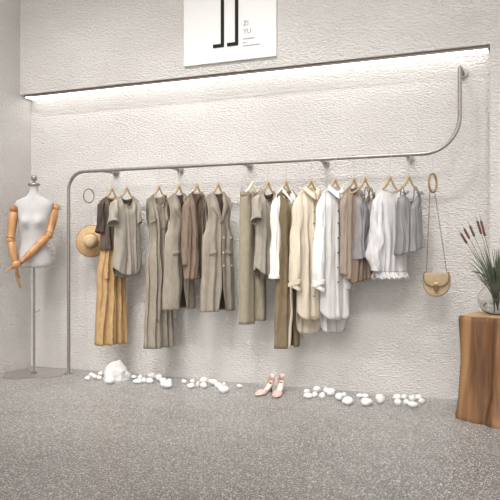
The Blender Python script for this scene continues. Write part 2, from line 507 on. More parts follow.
def cuff(c, r, h, fl=.8, n=20, tilt=0):
    cx, cy, cz = c
    return MB().rings([[(cx+rr*fl*cos(2*pi*j/n), cy+rr*sin(2*pi*j/n), cz+z+tilt*cos(2*pi*j/n)-tilt*.6*sin(2*pi*j/n)) for j in range(n)] for rr, z in
                       ((r*.9, h*.8), (r*1.06, h*.75), (r*1.12, h*.2), (r*1.08, -h*.2), (r*.92, -h*.2), (r*.85, h*.3))], False, False)

def collar(neck, ztop, nf, side_d=.03, h=.03, leaf=.055, stand=.012, open_w=.012):
    """shirt collar: a stand around the neck and a folded leaf with two points"""
    out = MB(); st = MB(); n = 36
    ga, gb, gc = [], [], []; s0, s1 = [], []
    for i in range(n+1):
        a = -pi/2 + open_w*6 + (2*pi-open_w*12)*i/n       # start front, around the back
        cx, cy = cos(a), sin(a)
        fr = max(0, -cy)
        zz = ztop - nf*fr**1.5
        x, y = neck*cx, side_d*cy*1.25
        s0.append((x*1.0, y-(.018*fr), zz-.004)); s1.append((x*.93, y*.9-(.014*fr), zz+h*.75))
        lf = leaf*(.62+.55*fr**3)
        ga.append((x*.93, y*.9-(.014*fr), zz+h*.75)); gb.append((x*1.05, y*1.25-(.02*fr)-.003, zz+h*.45))
        gc.append((x*(1.16)+ (.012*cx), y*1.7-.03*fr-.004, zz+h*.6-lf))
    out.grid([ga, gb, gc]); st.grid([s0, s1])
    return st, out

def garment(name, x, psi, label, cat, group='clothes hanging on the rail', yaw=0):
    return empty(name, (x, RY, RZ), radians(90-psi+yaw), label, cat, group)

def button(parent, p, nrm, mat, r=.006):
    MB().disc(p, nrm, r, .004, 10).build('button', mat, parent)

SOLID = .0022
# image column / row of the hem -> place on the rail (the rail is seen from a known spot, 1.1 m up)
def L_for(y, sc): return RZ - (1.1 + (250-y)/sc)

# --- 1 mustard slip dress under the brown top
X = -3.44
hanger(X, 20, 'wooden hanger inside the dark brown top, leftmost on the rail')
g = garment('slip_dress', X, 20, 'long mustard yellow dress hanging below the dark brown top, leftmost on the rail', 'dress')
b = Body(L_for(344, 116), W=.11, neck=.05, nf=.14, wp=[(0, .10), (.15, .09), (.3, .10), (.55, .145), (1, .16)], dp=[(0, .015), (.1, .026), (.3, .04), (.45, .05), (1, .06)], amp=.022, k=6, seed=3)
b.mesh().build('bodice_and_skirt', F['mustard'], g, solid=SOLID, weld=True)
t0 = b.find(-.72)
b.band(-.075, -.065, t0, b.find(-.95), -1, .004, 20, 2).build('tie', F['mustard'], g, solid=.004)
b.band(-.08, -.045, b.find(-.92), b.find(-.99), -1, .012, 8, 6).build('pocket_flap', F['mustard'], g, solid=.006)
g = garment('short_sleeve_top', X+.012, 20, 'dark brown short sleeved linen top over the mustard dress, leftmost on the rail', 'top')
b = Body(L_for(250, 116), W=.125, nf=.05, wp=[(0, .125), (.2, .12), (.6, .122), (1, .13)], dp=[(0, .03), (.2, .045), (1, .055)], seed=5, amp=.008, k=4)
b.mesh().build('body', F['brown_mid'], g, solid=SOLID, weld=True)
for sd in (-1, 1):
    mb, c = sleeve(sd, .185 if sd < 0 else .155, -.205, .34, .05, .058 if sd < 0 else .04, .03 if sd < 0 else -.0, seed=2, fwd=.01)
    mb.build('sleeve', F['brown_dark'], g, solid=.003)
b.band(-.07, .07, 0, .02, -1, .003, 3, 24).build('neckband', F['brown_dark'], g, solid=.003)

# --- short sleeved tees
def tee(X, psi, L, label, mat, seed, hlabel, shift=0):
    hanger(X, psi, hlabel)
    g = garment('t_shirt', X, psi, label, 't-shirt')
    b = Body(L, W=.125, neck=.06, nf=.095, nb=.035, wp=[(0, .125), (.2, .122), (.6, .13), (1, .138)], dp=[(0, .025), (.15, .04), (1, .055)],
             amp=.009, k=4, seed=seed, hem_f=lambda s: .07*abs(s)**3, hem_b=lambda s: -.02+.07*abs(s)**3)
    b.mesh().build('body', mat, g, solid=SOLID, weld=True)
    b.band(-.06, .06, 0, .018, -1, .003, 3, 26).build('neckband', mat, g, solid=.004)
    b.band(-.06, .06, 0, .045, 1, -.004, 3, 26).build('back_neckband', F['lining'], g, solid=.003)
    for sd in (-1, 1):
        mb, c = sleeve(sd, .20 if sd < 0 else .165, -.205,   .262, .045, .066 if sd < 0 else .042, .05 if sd < 0 else 0, seed=seed, fl=.8, fwd=-.025, tilt=.022)
        mb.build('sleeve', mat, g, solid=.003)
        hm = MB(); n = 22; rr = (.067 if sd < 0 else .043)*.74
        hm.rings([[(c[0]+rr*.75*cos(2*pi*j/n), c[1]+rr*sin(2*pi*j/n), c[2]+z+.01*cos(2*pi*j/n)*sd - .022*sin(2*pi*j/n)) for j in range(n)] for z in (.016, -.002)], False, False)
        hm.build('sleeve_hem', mat, g, solid=.005)
    return g
tee(-3.288, 24, L_for(275, 117), 'grey taupe t-shirt with short sleeves and curved hem, beside the mustard dress', F['tee'], 11,
    'wooden hanger inside the grey taupe t-shirt beside the mustard dress')

# --- 3 long taupe dress
X = -2.974
hanger(X, 20, 'wooden hanger inside the long gathered taupe dress')
g = garment('long_dress', X, 20, 'long taupe sleeveless dress with gathered folds reaching lowest beside the t-shirt', 'dress')
b = Body(L_for(347, 119.5), W=.13, neck=.055, nf=.10, nb=.03, wp=[(0, .13), (.12, .12), (.26, .085), (.45, .125), (1, .15)], dp=[(0, .025), (.15, .04), (.28, .03), (.5, .05), (1, .065)],
         amp=.022, k=5, seed=21, arm=.2)
b.mesh().build('bodice_and_skirt', F['dress'], g, solid=SOLID, weld=True)
b.band(-.125, .125, b.find(-.5), b.find(-.52), -1, .004, 3, 40).build('waist_tie', F['dress'], g, solid=.005)
for u in (-.06, .02): b.band(u, u+.012, b.find(-.3), b.find(-1.3), -1, .006, 30, 1).build('pleat', F['vest'], g, solid=.003)
b.band(.03, .07, b.find(-.24, .05), b.find(-.30, .05), -1, .012, 6, 5).build('collar_leaf', F['lining'], g, solid=.003)

# --- long open vests
def vest(X, psi, L, label, seed, hlabel, buttons):
    hanger(X, psi, hlabel)
    g = garment('long_vest', X, psi, label, 'vest')
    b = Body(L, W=.125, neck=.05, nb=.02, wp=[(0, .125), (.2, .108), (.28, .12), (.35, .148), (1, .168)], dp=[(0, .025), (.12, .038), (.5, .048), (1, .055)],
             gap=[(0, .05), (.08, .030), (.24, .003), (.62, .003), (.78, .006), (1, .034)], amp=.009, k=3, seed=seed, arm=.22)
    b.mesh().build('body', F['vest'], g, solid=SOLID, weld=True)
    # lining seen through the opening
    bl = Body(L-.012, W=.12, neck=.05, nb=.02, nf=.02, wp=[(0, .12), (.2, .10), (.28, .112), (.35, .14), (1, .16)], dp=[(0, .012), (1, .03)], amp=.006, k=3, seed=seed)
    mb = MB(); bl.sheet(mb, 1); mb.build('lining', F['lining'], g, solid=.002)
    for sd in (-1, 1):
        rows = []
        for i in range(31):
            t = i/30*.26
            wl = interp([(0, .02), (.09, .048), (.26, .010)], t)
            rows.append([b.pt(sd*(b.neck+1e-4+wl*q), t, -1, .006+.004*(1-q)) for q in (0, .5, 1)])
        MB().grid(rows).build('lapel', F['vest'], g, solid=.004)
    for s_ in (-1, 1):
        b.band(s_*.07, s_*.105, b.find(-.70, .1), b.find(-.73, .1), -1, .007, 3, 8).build('pocket_flap', F['vest'], g, solid=.004)
    if buttons:
        for z in (-.589, -.71, -.815):
            for uu in (.056, .098):
                t = b.find(z, uu); p = b.pt(uu, t, -1, .005)
                button(g, p, (0, 1, 0), M['button_ivory'], .008)
    return g
vest(-2.784, 20, L_for(309, 121), 'long stone grey sleeveless vest beside the taupe dress, behind the cocoa wrap top', 31, 'wooden hanger inside the long vest behind the cocoa wrap top', False)

# --- cocoa v-neck
X = -2.618
hanger(X, 24, 'wooden hanger inside the cocoa brown v-neck top')
g = garment('v_neck_top', X, 24, 'cocoa brown v-neck top with white lining at the neck between the two long vests', 'top')
b = Body(L_for(279, 122.4), W=.125, neck=.048, nb=.015, wp=[(0, .125), (.3, .12), (1, .125)], dp=[(0, .025), (.2, .04), (1, .045)],
         gap=[(0, .048), (.5, .012), (1, .008)], amp=.012, k=4, seed=41)
b.mesh().build('body', F['cocoa'], g, solid=SOLID, weld=True)
for sd in (-1, 1):
    rows = [[b.pt(sd*(b.neck+1e-4+.012*q), i/30*.9, -1, .004) for q in (0, 1)] for i in range(31)]
    MB().grid(rows).build('edging', F['lining'], g, solid=.003)
    mb, c = sleeve(sd, .185 if sd < 0 else .15, -.2, .62, .045, .045 if sd < 0 else .035, .01 if sd < 0 else 0, seed=43)
    mb.build('sleeve', F['cocoa'], g, solid=.003)

vest(-2.428, 28, L_for(311, 124), 'long stone grey double-breasted vest with pale buttons beside the khaki trousers', 51, 'wooden hanger inside the double-breasted vest beside the khaki trousers', True)

# --- khaki trousers
X = -2.128
hanger(X, 30, 'pale clip hanger holding the khaki trousers by the waist', 'hanger_white', .15, 'clip')
g = garment('trousers', X, 30, 'khaki long trousers clipped by the waistband beside the short sleeved top', 'trousers')
Lt = L_for(323, 126.4)
def legs(zw, zb, hw, sx, seed, mat, parent, flare=.01):
    rings = []; n = 26; rnd = random.Random(seed); p = [rnd.uniform(0, 6) for _ in range(4)]
    for i in range(41):
        t = i/40; z = zw+(zb-zw)*t
        cx = sx*(hw/2+.004*t + .003); rx = hw/2+.006 + flare*t; ry = .04+.02*min(1, t*4)
        if t > .3: rx *= 1
        ring = []
        for j in range(n):
            a = 2*pi*j/n
            d = 1+(.10*sin(3*a+p[0]+t*2)+.08*sin(5*a+p[1]))*min(1, t*2+.15) + .05*noise.noise(Vector((cos(a)*2+seed, sin(a)*2, z*9)))
            ring.append((cx+rx*cos(a)*(1+.35*(d-1)), ry*sin(a)*d*(1 - .25*abs(cos(a))), z))
        rings.append(ring)
    return MB().rings(rings, False, False)
for sx in (-1, 1):
    legs(-.27, -Lt + (.02 if sx > 0 else 0), .106, sx, 60+sx, F['khaki'], g).build('trouser_leg', F['khaki'], g, solid=.003)
n = 40
mb = MB().rings([[(.115*cos(2*pi*j/n), .044*sin(2*pi*j/n), z) for j in range(n)] for z in (-.235, -.25, -.275)], False, False)
mb.build('waistband', F['khaki'], g, solid=.005)
for u in (-.08, -.03, .03, .08): MB().box(u-.005, u+.005, -.055, -.044, -.285, -.228).build('belt_loop', F['khaki'], g, smooth=False)
MB().box(-.003, .003, -.062, -.052, -.40, -.27).build('fly_seam', F['lining'], g, smooth=False)

# --- second tee
tee(-1.995, 24, L_for(276, 127.8), 'warm grey top with short sleeves between khaki trousers and white sleeved shirt', F['tee'], 71,
    'wooden hanger inside the warm grey short sleeved top beside the trousers')

# --- white shirt under an olive dress
X = -1.846
hanger(X, 22, 'wooden hanger inside the ivory shirt and olive brown dress')
g = garment('long_sleeve_shirt', X, 22, 'ivory white long sleeved shirt worn under the olive brown dress on the rail', 'shirt')
b = Body(.72, W=.115, neck=.05, nf=.08, nb=.01, dp=[(0, .012), (.2, .03), (1, .035)], amp=.003, seed=81)
b.mesh().build('body', F['ivory'], g, solid=SOLID, weld=True)
for sd in (-1, 1):
    mb, c = sleeve(sd, .178 if sd < 0 else .15, -.20, .70, .052, .052 if sd < 0 else .035, .04 if sd < 0 else 0, seed=83, fl=.85)
    mb.build('sleeve', F['ivory'], g, solid=.003)
    cuff(c, .042 if sd < 0 else .028, .03).build('cuff', F['ivory'], g, solid=.002)
st, lf = collar(.045, -.232, .08, h=.03, leaf=.045)
lf.build('collar', F['ivory'], g, solid=.003)
g = garment('pinafore_dress', X+.012, 22, 'long olive brown v-neck dress over the ivory shirt, beside the beige shirt', 'dress')
b = Body(L_for(347, 129), W=.12, neck=.05, nb=.02, wp=[(0, .12), (.2, .112), (.5, .12), (1, .135)], dp=[(0, .03), (.15, .045), (.5, .045), (1, .05)],
         gap=[(0, .045), (.22, .002), (.75, .002), (1, .03)], amp=.010, k=3, seed=85)
b.mesh().build('bodice_and_skirt', F['olive'], g, solid=SOLID, weld=True)
rows = [[b.pt(-(b.neck+1e-4+.012*q), .4+i/30*.6, -1, .004) for q in (0, 1)] for i in range(31)]
MB().grid(rows).build('edging', F['beige'], g, solid=.003)

# --- long button shirts
def shirt(X, psi, label, hlabel, mat, smat, bmat, seed, Lf, Lb, zb):
    hanger(X, psi, hlabel)
    g = garment('long_shirt', X, psi, label, 'shirt')
    b = Body(Lb, W=.115, neck=.05, nf=.03, nb=.01, wp=[(0, .115), (.2, .112), (.6, .118), (1, .12)], dp=[(0, .025), (.12, .04), (1, .05)],
             amp=.007, k=3, seed=seed, hem_f=lambda s: (Lb-Lf) + .06*abs(s)**5, hem_b=lambda s: .17*abs(s)**6)
    b.mesh().build('body', mat, g, solid=SOLID, weld=True)
    b.band(-.013, .013, 0.0, .985, -1, .004, 60, 2).build('placket', mat, g, solid=.003)
    for z in zb:
        t = b.find(z); button(g, b.pt(0, t, -1, .008), (0, 1, 0), bmat, .0065)
    for sd in (-1, 1):
        mb, c = sleeve(sd, .19 if sd < 0 else .155, -.205, .76, .055, .055 if sd < 0 else .038, .05 if sd < 0 else 0, seed=seed, fl=.85, fwd=-.02, bulge=.016 if sd < 0 else 0)
        mb.build('sleeve', smat, g, solid=.003)
        for kk in range(2):
            cuff((c[0]-.004*kk*sd, c[1], c[2]+.02-.03*kk), .054-.005*kk if sd < 0 else .032, .03, tilt=(-.018 if kk else .014) if sd < 0 else 0).build('rolled_cuff', smat, g, solid=.003)
    st, lf = collar(.047, -.232, .045, h=.034, leaf=.05)
    st.build('collar_stand', mat, g, solid=.003); lf.build('collar', smat, g, solid=.003)
    return g
shirt(-1.643, 45, 'long beige button shirt with rolled cuffs and curved tails beside the olive dress', 'wooden hanger inside the long beige shirt',
      F['beige'], F['beige'], M['button_brown'], 91, L_for(319, 131), L_for(334, 131), [-.30, -.40, -.49, -.60, -.71, -.82, -.93, -1.04])
shirt(-1.454, 47, 'long white button shirt with rolled cuffs and dark buttons beside the beige shirt', 'wooden hanger inside the long white shirt with dark buttons',
      F['greywhite'], F['white'], M['button_dark'], 97, L_for(319, 133), L_for(333, 133), [-.30, -.40, -.49, -.60, -.71, -.82, -.93])

# --- coffee top
X = -1.31
hanger(X, 30, 'wooden hanger inside the coffee brown top')
g = garment('knit_top', X, 30, 'coffee brown knit top with long sleeves hanging beside the white button shirt', 'top')
b = Body(L_for(279, 134), W=.10, neck=.045, nf=.07, nb=.02, wp=[(0, .10), (1, .10)], dp=[(0, .025), (.2, .04), (1, .045)], amp=.009, k=4, seed=101)
b.mesh().build('body', F['coffee'], g, solid=SOLID, weld=True)
for sd in (-1, 1):
    mb, c = sleeve(sd, .165 if sd < 0 else .14, -.2, .68, .042, .036, .0, seed=103, fl=.8)
    mb.build('sleeve', F['coffee'], g, solid=.003)
b.band(.047, .075, 0.02, .95, -1, .006, 40, 3).build('front_panel', F['sand'], g, solid=.003)

# --- camisoles
def camisole(X, psi, L, label, mat, seed, ztop=-.285, W=.14, ties=True, vdep=.08, strapmat=None):
    g = garment('camisole', X, psi, label, 'camisole')
    def tl(u, side):
        a = abs(u)/W
        if side < 0: return ztop - vdep*max(0, 1-a/.6) + .0 - .03*max(0, (a-.6)/.4)
        return ztop - .05
    b = Body(L, W=W, topline=tl, wp=[(0, W*.9), (.3, W*.92), (1, W*1.05)], dp=[(0, .045), (1, .065)], amp=.011, k=5, seed=seed,
             hem_f=lambda s: .03*s, hem_b=lambda s: .03*s)
    b.mesh().build('body', mat, g, solid=SOLID, weld=True)
    for s_ in (-1, 1):
        p = b.pt(s_*.6*W, 0, -1); q = b.pt(s_*.6*W, 0, 1)
        hz = HZ(p.x)+.014
        MB().tube([p, (p.x, -.015, hz-.01), (p.x, 0.0, hz), (q.x, .015, hz-.012), q], .0042, 8).build('strap', mat, g)
        if ties:
            w = []
            for i in range(15):
                t = i/14; w.append((p.x + s_*.012*sin(t*5), p.y-.012-.012*sin(t*3.1), p.z - .27*t*(1 if s_ < 0 else .6)))
            MB().tube(w, [.008-.003*sin(i) for i in range(15)], 8, flat=.35).build('ribbon_tie', mat, g)
            MB().tube([(p.x-.02, p.y-.014, p.z+.012), (p.x, p.y-.02, p.z-.004), (p.x+.024, p.y-.014, p.z+.014)], .009, 8).build('bow', mat, g)
    return g
X = -1.225
hanger(X, 36, 'wooden hanger inside the grey satin camisole beside the coffee top')
camisole(X-.03, 36, L_for(279, 135), 'brown satin camisole hanging behind the shorter grey satin camisole', F['slip'], 111, W=.095, ties=False, ztop=-.275)
camisole(X+.0, 38, L_for(256, 135), 'grey satin camisole with ribbon ties between the coffee top and white blouse', F['satin'], 113, W=.105)

# --- sheer white blouse
X = -1.04
hanger(X, 44, 'wooden hanger inside the sheer white blouse')
g = garment('blouse', X, 44, 'sheer white blouse with balloon sleeves and frilled hem near the rail end', 'blouse')
b = Body(L_for(272, 137), W=.125, neck=.075, nf=.04, nb=.02, wp=[(0, .125), (.3, .12), (1, .135)], dp=[(0, .025), (.2, .04), (1, .05)], amp=.008, k=4, seed=121)
b.mesh().build('body', F['sheer'], g, solid=SOLID, weld=True)
rows = []
for q in range(5):
    rows.append([b.pt(-.125+.25*j/80, 1, -1, .004)+Vector((0, -.016*q/4*(1+sin(j*.9)), -.045*q/4 + .012*sin(j*.45)*q/4)) for j in range(81)])
MB().grid(rows).build('frill', F['sheer'], g, solid=.002)
rows = []
for q in range(5):
    rows.append([b.pt(-.125+.25*j/80, 1, 1, .004)+Vector((0, .016*q/4*(1+sin(j*.9)), -.045*q/4 + .012*sin(j*.45)*q/4)) for j in range(81)])
MB().grid(rows).build('frill', F['sheer'], g, solid=.002)
for sd in (-1, 1):
    mb, c = sleeve(sd, .165 if sd < 0 else .145, -.21, .62, .05, .05 if sd < 0 else .035, .05 if sd < 0 else -.01, seed=123, fl=1.0, bulge=.035 if sd < 0 else .005, fwd=-.02, wr=.010)
    mb.build('sleeve', F['sheer'], g, solid=.002)
    cuff(c, .038 if sd < 0 else .025, .04).build('cuff', F['sheer'], g, solid=.002)

# --- grey satin camisole at the end
X = -.903
hanger(X, 42, 'wooden hanger holding the grey satin camisole, rightmost of the hangers', W=.145)
camisole(X, 42, L_for(251, 138.5), 'grey satin camisole with thin straps, rightmost garment on the rail', F['satin'], 131, W=.112)

# ------------------------------------------------------------------ rings, hat and bag
def ring(x, z, rad, th, psi, label, mat):
    o = empty('scarf_ring', (x, RY, RZ), radians(90-psi), label, 'ring')
    n = 40; c = z-RZ
    MB().tube([(rad*sin(2*pi*i/n)*.95, 0, c+rad*cos(2*pi*i/n)*1.12) for i in range(n)], th, 10, closed=True).build('hoop', mat, o)
    hk = [(0, .0178*cos(a), .0178*sin(a)) for a in [radians(d) for d in range(-60, 181, 20)]] + [(0, -.008, -.03), (0, 0, -.05), (0, 0, c+rad*1.12)]
    MB().tube(hk, .0014, 6).build('hook', M['wire'], o)
    return o
ring(-3.68, 1.1+54/114., .054, .0045, 25, 'thin bronze ring hanging at the left end of the rail above the straw hat', M['bronze'])
ring(-.735, 1.1+67/140.5, .059, .008, 20, 'gold wooden ring at the right end of the rail holding the bag chain', M['ringwood'])

# hat: brim facing the viewer, hanging behind the ring
hat = empty('straw_hat', (-3.69, -.17, 1.1+9/113.), 0, 'round straw sun hat with brown edge hanging below the left ring', 'hat')
def hatpt(r_, a, d):  # axis -y
    return (r_*cos(a), -d, r_*sin(a))
n = 56
def wav(a, r_): return .016*sin(2*a+.5)*(r_/.15)**2 + .008*sin(3*a)*(r_/.15)**2
rings_ = [[hatpt(r_*(1+.03*sin(2*pi*j/n*2)), 2*pi*j/n, .018 - .035*((r_-.065)/.09)**1.5 + wav(2*pi*j/n, r_)*.8) for j in range(n)] for r_ in (.066, .08, .1, .12, .138, .15)]
MB().rings(rings_, False, False).build('brim', M['straw'], hat, solid=.003)
MB().tube(rings_[-1], .004, 8, closed=True).build('brim_edge', M['straw_edge'], hat)
cr = [(.066, .018), (.0655, .045), (.061, .075), (.052, .095), (.036, .107), (.015, .110), (.001, .1105)]
MB().rings([[hatpt(r_, 2*pi*j/n, d) for j in range(n)] for r_, d in cr], False, True).build('crown', M['straw_light'], hat, solid=.002)
MB().tube([hatpt(.0675, 2*pi*j/n, .024) for j in range(n)], .004, 8, closed=True, flat=1).build('hat_band', M['straw_edge'], hat)
MB().tube([(0, .02, .14), (.0, -.03, .3), (0.0, -.056, .335)], .0013, 6).build('hanging_cord', M['wire'], hat)
hat.scale = (.93, .93, .93); hat.rotation_euler = (0, radians(0), radians(22))

# bag
bx, bz = -.708, 1.1-34/141.
bag = empty('shoulder_bag', (bx, RY, bz), radians(4), 'small tan saddle bag hanging on a gold chain from the right ring', 'bag')
def saddle(w, h, top, n=28):
    pts = []
    for i in range(n+1):
        a = pi*i/n   # right to left around the bottom
        pts.append((w*cos(a)*(.84+.22*sin(a)), top - h*sin(a)**.78))
    return pts
def slab(pts, y0, y1, puff=.0, mb=None):
    mb = mb or MB(); c = Vector((0, 0, sum(p[1] for p in pts)/len(pts)))
    R = []
    for y, s_ in ((y0, .93), (y0-(.004 if y0 < y1 else -.004)*0 + (y1-y0)*.15, 1.0), (y1-(y1-y0)*.15, 1.0), (y1, .93)):
        R.append([(p[0]*s_, y, c.z+(p[1]-c.z)*s_) for p in pts])
    mb.rings(R, True, True); return mb
slab(saddle(.110, .165, .075), -.034, .034).build('bag_body', M['bag'], bag, bevel=.004)
slab(saddle(.100, .098, .080), -.046, -.030).build('flap', M['bag'], bag, bevel=.002)
fl = saddle(.100, .098, .080)
MB().tube([(p[0], -.046, p[1]) for p in fl], .0028, 8).build('flap_piping', M['bag_dark'], bag)
MB().box(-.012, .012, -.058, -.046, -.05, .0).build('clasp', M['bag_dark'], bag, smooth=False, bevel=.003)
MB().box(-.016, .016, -.052, -.045, -.012, .012).build('clasp_plate', M['gold'], bag, smooth=False, bevel=.002)
for s_ in (-1, 1):
    MB().ball((s_*.080, -.0, .078), .009, 10).build('strap_stud', M['bag_dark'], bag)
zr = (1.1+67/140.5-.059*1.12) - bz + .012
for s_ in (-1, 1):
    g = MB(); A = Vector((s_*.070, 0, .082)); B = Vector((s_*.016-.03, -.0, zr))
    nl = 44
    for i in range(nl):
        a = A.lerp(B, i/nl); c_ = A.lerp(B, (i+.95)/nl)
        mid = (a+c_)/2; d = (c_-a); s2 = Vector((1, 0, 0)) if i % 2 else Vector((0, 1, 0))
        g.tube([mid + d*.58*cos(q*pi/3) + s2*.0036*sin(q*pi/3) for q in range(6)], .0017, 4, closed=True)
    g.build('chain', M['bronze'], bag)
MB().tube([(-.046, 0, zr), (-.03, 0, zr+.007), (-.014, 0, zr)], .003, 8).build('chain_loop', M['gold'], bag)

# ------------------------------------------------------------------ mannequin
mq = empty('dress_form', (-4.165, -.36, 0), radians(39.9), 'pale grey female torso dress form with jointed wooden arms on a pole', 'mannequin')
MB().lathe([(.001, .010), (.262, .010), (.268, .006), (.268, 0)], 64).build('base_plate', M['steel'], mq)
MB().lathe([(.026, .0101), (.026, .018), (.012, .024)], 24, cap1=True).build('pole_collar', M['darkmetal'], mq)
MB().tube([(0, 0, .012), (0, 0, .97)], .0105, 14).build('pole', M['metal'], mq)
MB().tube([(.01, 0, .55), (.04, -.0, .555), (.045, 0, .575)], .004, 8).build('height_lever', M['metal'], mq)
def torso():
    prof = [(.945, .05, .03), (.947, .12, .08), (.955, .142, .096), (.98, .150, .102), (1.03, .146, .100), (1.08, .132, .09), (1.13, .116, .080), (1.18, .108, .075), (1.23, .114, .08), (1.28, .124, .085),
            (1.33, .132, .088), (1.38, .140, .087), (1.43, .150, .082), (1.47, .160, .076), (1.50, .167, .068), (1.525, .160, .060), (1.545, .132, .054), (1.56, .098, .051), (1.575, .068, .047), (1.595, .048, .043), (1.62, .041, .040), (1.66, .039, .039), (1.672, .039, .039)]
    R = []; n = 56
    from bisect import bisect
    zs = []
    for (a, b_) in zip(prof, prof[1:]):
        for q in range(3):
            t = q/3; R.append([a[i]+(b_[i]-a[i])*t for i in range(3)])
    R.append(list(prof[-1]))
    rings = []
    for z, rx, ry in R:
        ring = []
        for j in range(n):
            a = 2*pi*j/n; x = rx*cos(a); y = ry*sin(a)
            if y < 0:
                for s_ in (-1, 1):
                    y -= .045*exp(-((x-s_*.066)/.042)**2 - ((z-1.345)/.048)**2)*(-sin(a))**.5
                y += .0*z
            ring.append((x, y, z))
        rings.append(ring)
    return MB().rings(rings, True, True)
t = torso().build('torso', M['torso'], mq, sub=1); t.rotation_euler = (0, 0, radians(-12))
MB().lathe([(.001, 1.668), (.05, 1.668), (.053, 1.674), (.053, 1.684), (.048, 1.690), (.02, 1.694), (.012, 1.70), (.011, 1.716)], 28).build('neck_cap', M['metal'], mq)
MB().ball((0, 0, 1.738), (.027, .027, .031), 18).build('finial', M['metal'], mq)
def arm(side, sh, el, wr, hd, lb):
    sh, el, wr, hd = map(Vector, (sh, el, wr, hd))
    def seg(a, b_, prof):
        return [a.lerp(b_, t) for t, _ in prof], [r_ for _, r_ in prof]
    MB().ball(sh, .038, 16).build('shoulder_joint', M['arm_dark'] if side < 0 else M['arm'], mq)
    p, r_ = seg(sh, el, [(0.06, .022), (.1, .036), (.3, .040), (.6, .038), (.86, .035), (.88, .038), (.92, .038), (.95, .028)])
    MB().tube(p, r_, 18).build('upper_arm', M['arm'], mq)
    MB().ball(el, .037, 16).build('elbow_joint', M['arm'], mq)
    p, r_ = seg(el, wr, [(0.06, .022), (.12, .036), (.3, .039), (.6, .034), (.9, .025), (.98, .021)])
    MB().tube(p, r_, 18).build('forearm', M['arm'], mq)
    MB().ball(wr, .021, 12).build('wrist_joint', M['arm_dark'], mq)
    d = (hd-wr); L = d.length; d.normalize()
    sd = d.cross(Vector((0, 1, 0)) if abs(d.y) < .8 else Vector((1, 0, 0))).normalized(); up = sd.cross(d)
    g = MB(); g.tube([wr+d*L*t for t in (.03, .12, .28, .42, .47)], [.018, .026, .031, .030, .025], 14, flat=.55)
    g.build('palm', M['arm'], mq)
    for k, (o, ln) in enumerate(((-.018, .46), (-.006, .53), (.006, .5), (.018, .42))):
        P = [wr+d*L*.42+up*o, wr+d*(L*(.42+ln*.4))+up*o*1.1+sd*.002, wr+d*(L*(.42+ln*.75))+up*o*1.15+sd*.008, wr+d*(L*(.42+ln))+up*o*1.15+sd*.018]
        MB().tube(P, [.0095, .009, .008, .005], 8).build('finger', M['arm'], mq)
    P = [wr+d*L*.14+up*lb*.018, wr+d*L*.30+up*lb*.036+sd*.006, wr+d*L*.44+up*lb*.042+sd*.014, wr+d*L*.54+up*lb*.040+sd*.02]
    MB().tube(P, [.009, .008, .007, .004], 8).build('thumb', M['arm'], mq)
arm(1, (.182, .0, 1.475), (.126, -.05, 1.232), (-.105, -.165, .995), (-.245, -.19, .922), 1)
arm(-1, (-.168, .0, 1.455), (-.195, -.02, 1.185), (-.150, -.075, .965), (-.125, -.09, .755), 1)

# ------------------------------------------------------------------ floor contact points from image positions
TH = pi/2 - math.atan(1663/700); CD = 5.328; CH = 1.1; FP = 700
fw = (-sin(TH), cos(TH)); rt = (cos(TH), sin(TH))
def on_floor(px, py):
    a = (px-250)/FP; bb = (250-py)/FP; t_ = -CH/bb
    return ((fw[0]+rt[0]*a)*t_, -CD+(fw[1]+rt[1]*a)*t_)

# white rock
def lump(r_, seed, amp, freq, sx=1, sy=1, sz=1, n=28, facet=0):
    rings = []
    for i in range(n//2+1):
        a = max(.03, min(pi-.03, pi*i/(n//2))); ring = []
        for j in range(n):
            p = Vector((sin(a)*cos(2*pi*j/n), sin(a)*sin(2*pi*j/n), cos(a)))
            q = 1 + amp*noise.noise(p*freq+Vector((seed*3.7, seed, -seed)))
            if facet: q *= 1 - .14*abs(noise.noise(p*freq*2.6+Vector((seed, 9, 2))))
            ring.append((p.x*q*r_*sx, p.y*q*r_*sy, p.z*q*r_*sz))
        rings.append(ring)
    lo = min(min(v[2] for v in R_) for R_ in rings)
    return MB().rings([[(v[0], v[1], v[2]-lo) for v in R_] for R_ in rings], True, True)
# rock: convex faceted boulder
import bmesh
rk = [(-.13, -.02, .0), (-.11, .07, .0), (.10, .07, .0), (.13, .0, .0), (.06, -.08, 0), (-.08, -.08, 0), (-.125, .0, .07), (-.105, -.05, .10), (-.095, .03, .135), (-.02, -.03, .165), (.03, .03, .182), (.045, -.02, .175), (.065, .0, .15),
      (.085, .03, .11), (.13, -.01, .045), (.14, .03, .03), (.07, -.075, .05), (-.04, -.085, .06), (.02, -.06, .135)]
bm = bmesh.new()
for p in rk: bm.verts.new(p)
bmesh.ops.convex_hull(bm, input=bm.verts)
loose = [v for v in bm.verts if not v.link_faces]
bmesh.ops.delete(bm, geom=loose, context='VERTS')
bmesh.ops.triangulate(bm, faces=bm.faces)
bmesh.ops.subdivide_edges(bm, edges=bm.edges, cuts=3, use_grid_fill=True)
for _ in range(3): bmesh.ops.smooth_vert(bm, verts=[v for v in bm.verts if v.co.z > .012], factor=.5, use_axis_x=True, use_axis_y=True, use_axis_z=True)
for v in bm.verts:
    if v.co.z > .004:
        v.co += v.co.normalized()*(.016*noise.noise(v.co*16)+.007*noise.noise(v.co*45))
me = bpy.data.meshes.new('rock'); bm.to_mesh(me); bm.free(); me.materials.append(M['rock'])
ro = bpy.data.objects.new('rock', me); COL.objects.link(ro)
x, y = on_floor(116.2, 379.5); ro.location = (x, y, 0); ro.scale = (.86, .9, .92); ro.rotation_euler = (0, 0, radians(25))
tag(ro, 'large jagged white rock on the floor among the pebbles', 'rock')

